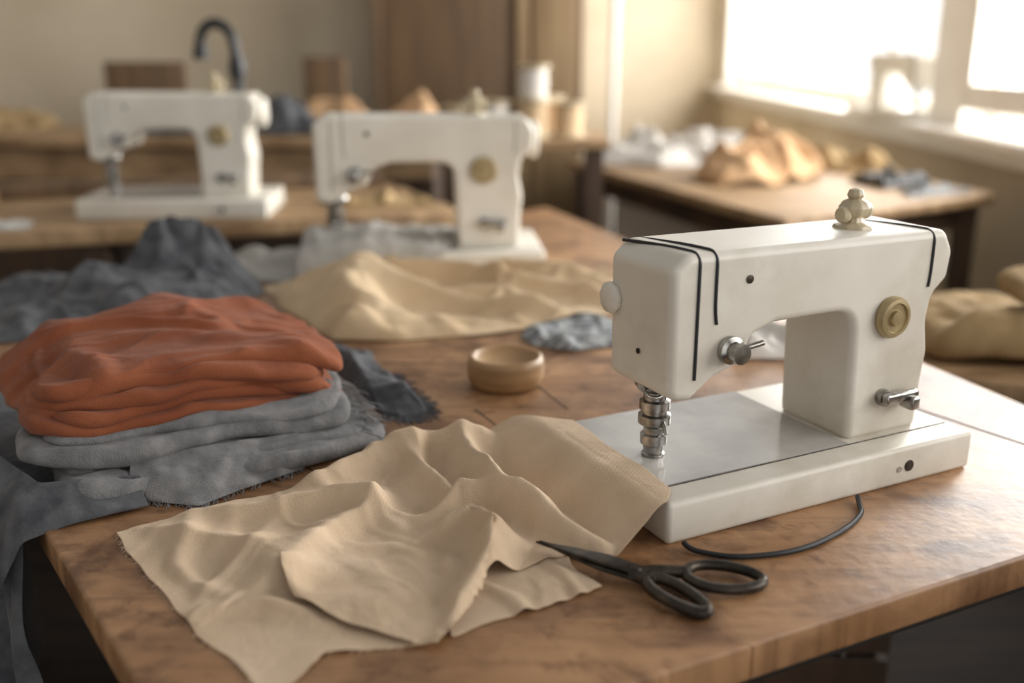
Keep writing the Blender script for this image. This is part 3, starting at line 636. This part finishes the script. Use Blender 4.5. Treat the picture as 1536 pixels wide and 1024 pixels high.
# ------------------------------------------------------------ room
box('floor',-4,3.2,-1.5,9.6,-.05,0,'floor')
box('wall_back',-4,.34,5.2,5.3,0,3,'wall')
box('wall_partition',.24,.34,5.3,9.2,0,3,'wall')
box('wall_far',.24,2.0,9.2,9.3,0,3,'wall')
box('wall_left',-4.1,-4,-1.5,5.2,0,3,'wall')
WR=empty('wall_right')
box('below_sill',1.85,2.05,-1.5,9.2,0,.87,'wallr',WR)
box('above_window',1.85,2.05,-1.5,9.2,2.5,3,'wallr',WR)
for i,(y0,y1) in enumerate([(-1.5,-.6),(1.6,2.3),(4.22,4.55),(8.9,9.2)]): box(f'pier_{i+1}',1.85,2.05,y0,y1,.87,2.5,'paint' if i>=2 else 'wallr',WR)
box('trim_sill',1.72,2.12,-1.4,9.15,.865,.90,'paint',None,.006)
box('trim_sill_apron',1.80,1.85,-1.4,9.15,.80,.865,'paint')
def window(nm_,y0,y1,nb):
    W_=empty(nm_)
    for nm,a in (('jamb_l',(y0,y0+.07)),('jamb_r',(y1-.07,y1))): box(nm,1.97,2.03,a[0],a[1],.90,2.5,'paint',W_)
    box('rail_b',1.97,2.03,y0+.07,y1-.07,.90,.98,'paint',W_); box('rail_t',1.97,2.03,y0+.07,y1-.07,2.42,2.5,'paint',W_)
    for k in range(1,nb):
        y=y0+(y1-y0)*k/nb; box(f'mullion_{k}',1.98,2.02,y-.03,y+.03,.98,2.42,'paint',W_)
window('window_1',4.55,8.9,3); window('window_2',2.3,4.22,2); window('window_3',-.6,1.6,2)
SA=empty('window_4',(1.84,3.75,.98),0)
for nm,a in (('stile_1',(-.04,.04,.30,.40,0,1.45)),('stile_2',(-.04,.04,-.75,-.66,0,1.45)),('rail_bottom',(-.04,.04,-.66,.30,0,.10)),('rail_top',(-.04,.04,-.66,.30,1.35,1.45))): box(nm,*a,'paint',SA,.004)
CAB=empty('cabinet')
box('carcass',-.64,.33,4.85,5.18,0,2.4,'brown',CAB)
box('door_left',-.60,.02,4.83,4.85,.1,2.3,'brown',CAB,.004)
box('door_right',.10,.30,4.83,4.85,.1,2.3,'brownl',CAB,.004)
box('post',.02,.075,4.80,4.85,.0,2.4,'brownl',CAB,.004)
box('edge_post',-.64,-.60,4.81,4.85,.0,2.4,'brown',CAB,.004)
box('baseboard_back',-4,-.64,5.18,5.2,0,.12,'paint')
sewing_machine((1.96,4.62,.90),math.radians(100),1.05,'enamel2',False)
# ------------------------------------------------------------ light
w=bpy.data.worlds.new('sky'); SC.world=w; w.use_nodes=True
nt=w.node_tree; bg=nt.nodes['Background']; bg.inputs[0].default_value=(1,.985,.965,1)
tc=nt.nodes.new('ShaderNodeTexCoord'); sx=nt.nodes.new('ShaderNodeSeparateXYZ'); mr=nt.nodes.new('ShaderNodeMapRange'); mz=nt.nodes.new('ShaderNodeMapRange')
nt.links.new(tc.outputs['Generated'],sx.inputs[0]); nt.links.new(sx.outputs['X'],mr.inputs['Value']); nt.links.new(sx.outputs['Z'],mz.inputs['Value'])
mr.inputs['From Min'].default_value=.02; mr.inputs['From Max'].default_value=.15; mr.inputs['To Min'].default_value=0; mr.inputs['To Max'].default_value=1.1
mz.inputs['From Min'].default_value=.3; mz.inputs['From Max'].default_value=.6; mz.inputs['To Min'].default_value=1; mz.inputs['To Max'].default_value=0
mu=nt.nodes.new('ShaderNodeMath'); mu.operation='MULTIPLY'; nt.links.new(mr.outputs[0],mu.inputs[0]); nt.links.new(mz.outputs[0],mu.inputs[1])
ad=nt.nodes.new('ShaderNodeMath'); ad.operation='ADD'; ad.inputs[1].default_value=.40; nt.links.new(mu.outputs[0],ad.inputs[0]); nt.links.new(ad.outputs[0],bg.inputs[1])
def area(name,loc,rot,sx,sy,p,c):
    l=bpy.data.lights.new(name,'AREA'); l.shape='RECTANGLE'; l.size=sx; l.size_y=sy; l.energy=p; l.color=c
    o=bpy.data.objects.new(name,l); COL.objects.link(o); o.location=loc; o.rotation_euler=rot; return o
rot=(0,math.radians(90),0)
area('daylight_1',(2.5,6.7,1.9),rot,2.2,4.6,310,(1,.985,.955))
area('daylight_2',(2.5,3.3,1.9),rot,2.2,2.2,285,(1,.985,.955))
area('added_daylight_3',(2.5,.6,1.9),rot,2.2,2.4,70,(1,.98,.95))  # added light on the table, as from an assumed window out of view
# ------------------------------------------------------------ camera
cd=bpy.data.cameras.new('camera'); cam=bpy.data.objects.new('camera',cd); COL.objects.link(cam)
cd.lens=1500/1536*36; cd.sensor_width=36; cd.clip_start=.05
cam.location=(0,0,1.22); cam.rotation_euler=(math.pi/2-math.atan(442/1500),0,0)
cd.dof.use_dof=True; cd.dof.focus_distance=1.05; cd.dof.aperture_fstop=1.8
SC.camera=cam
SC.view_settings.view_transform='Standard'
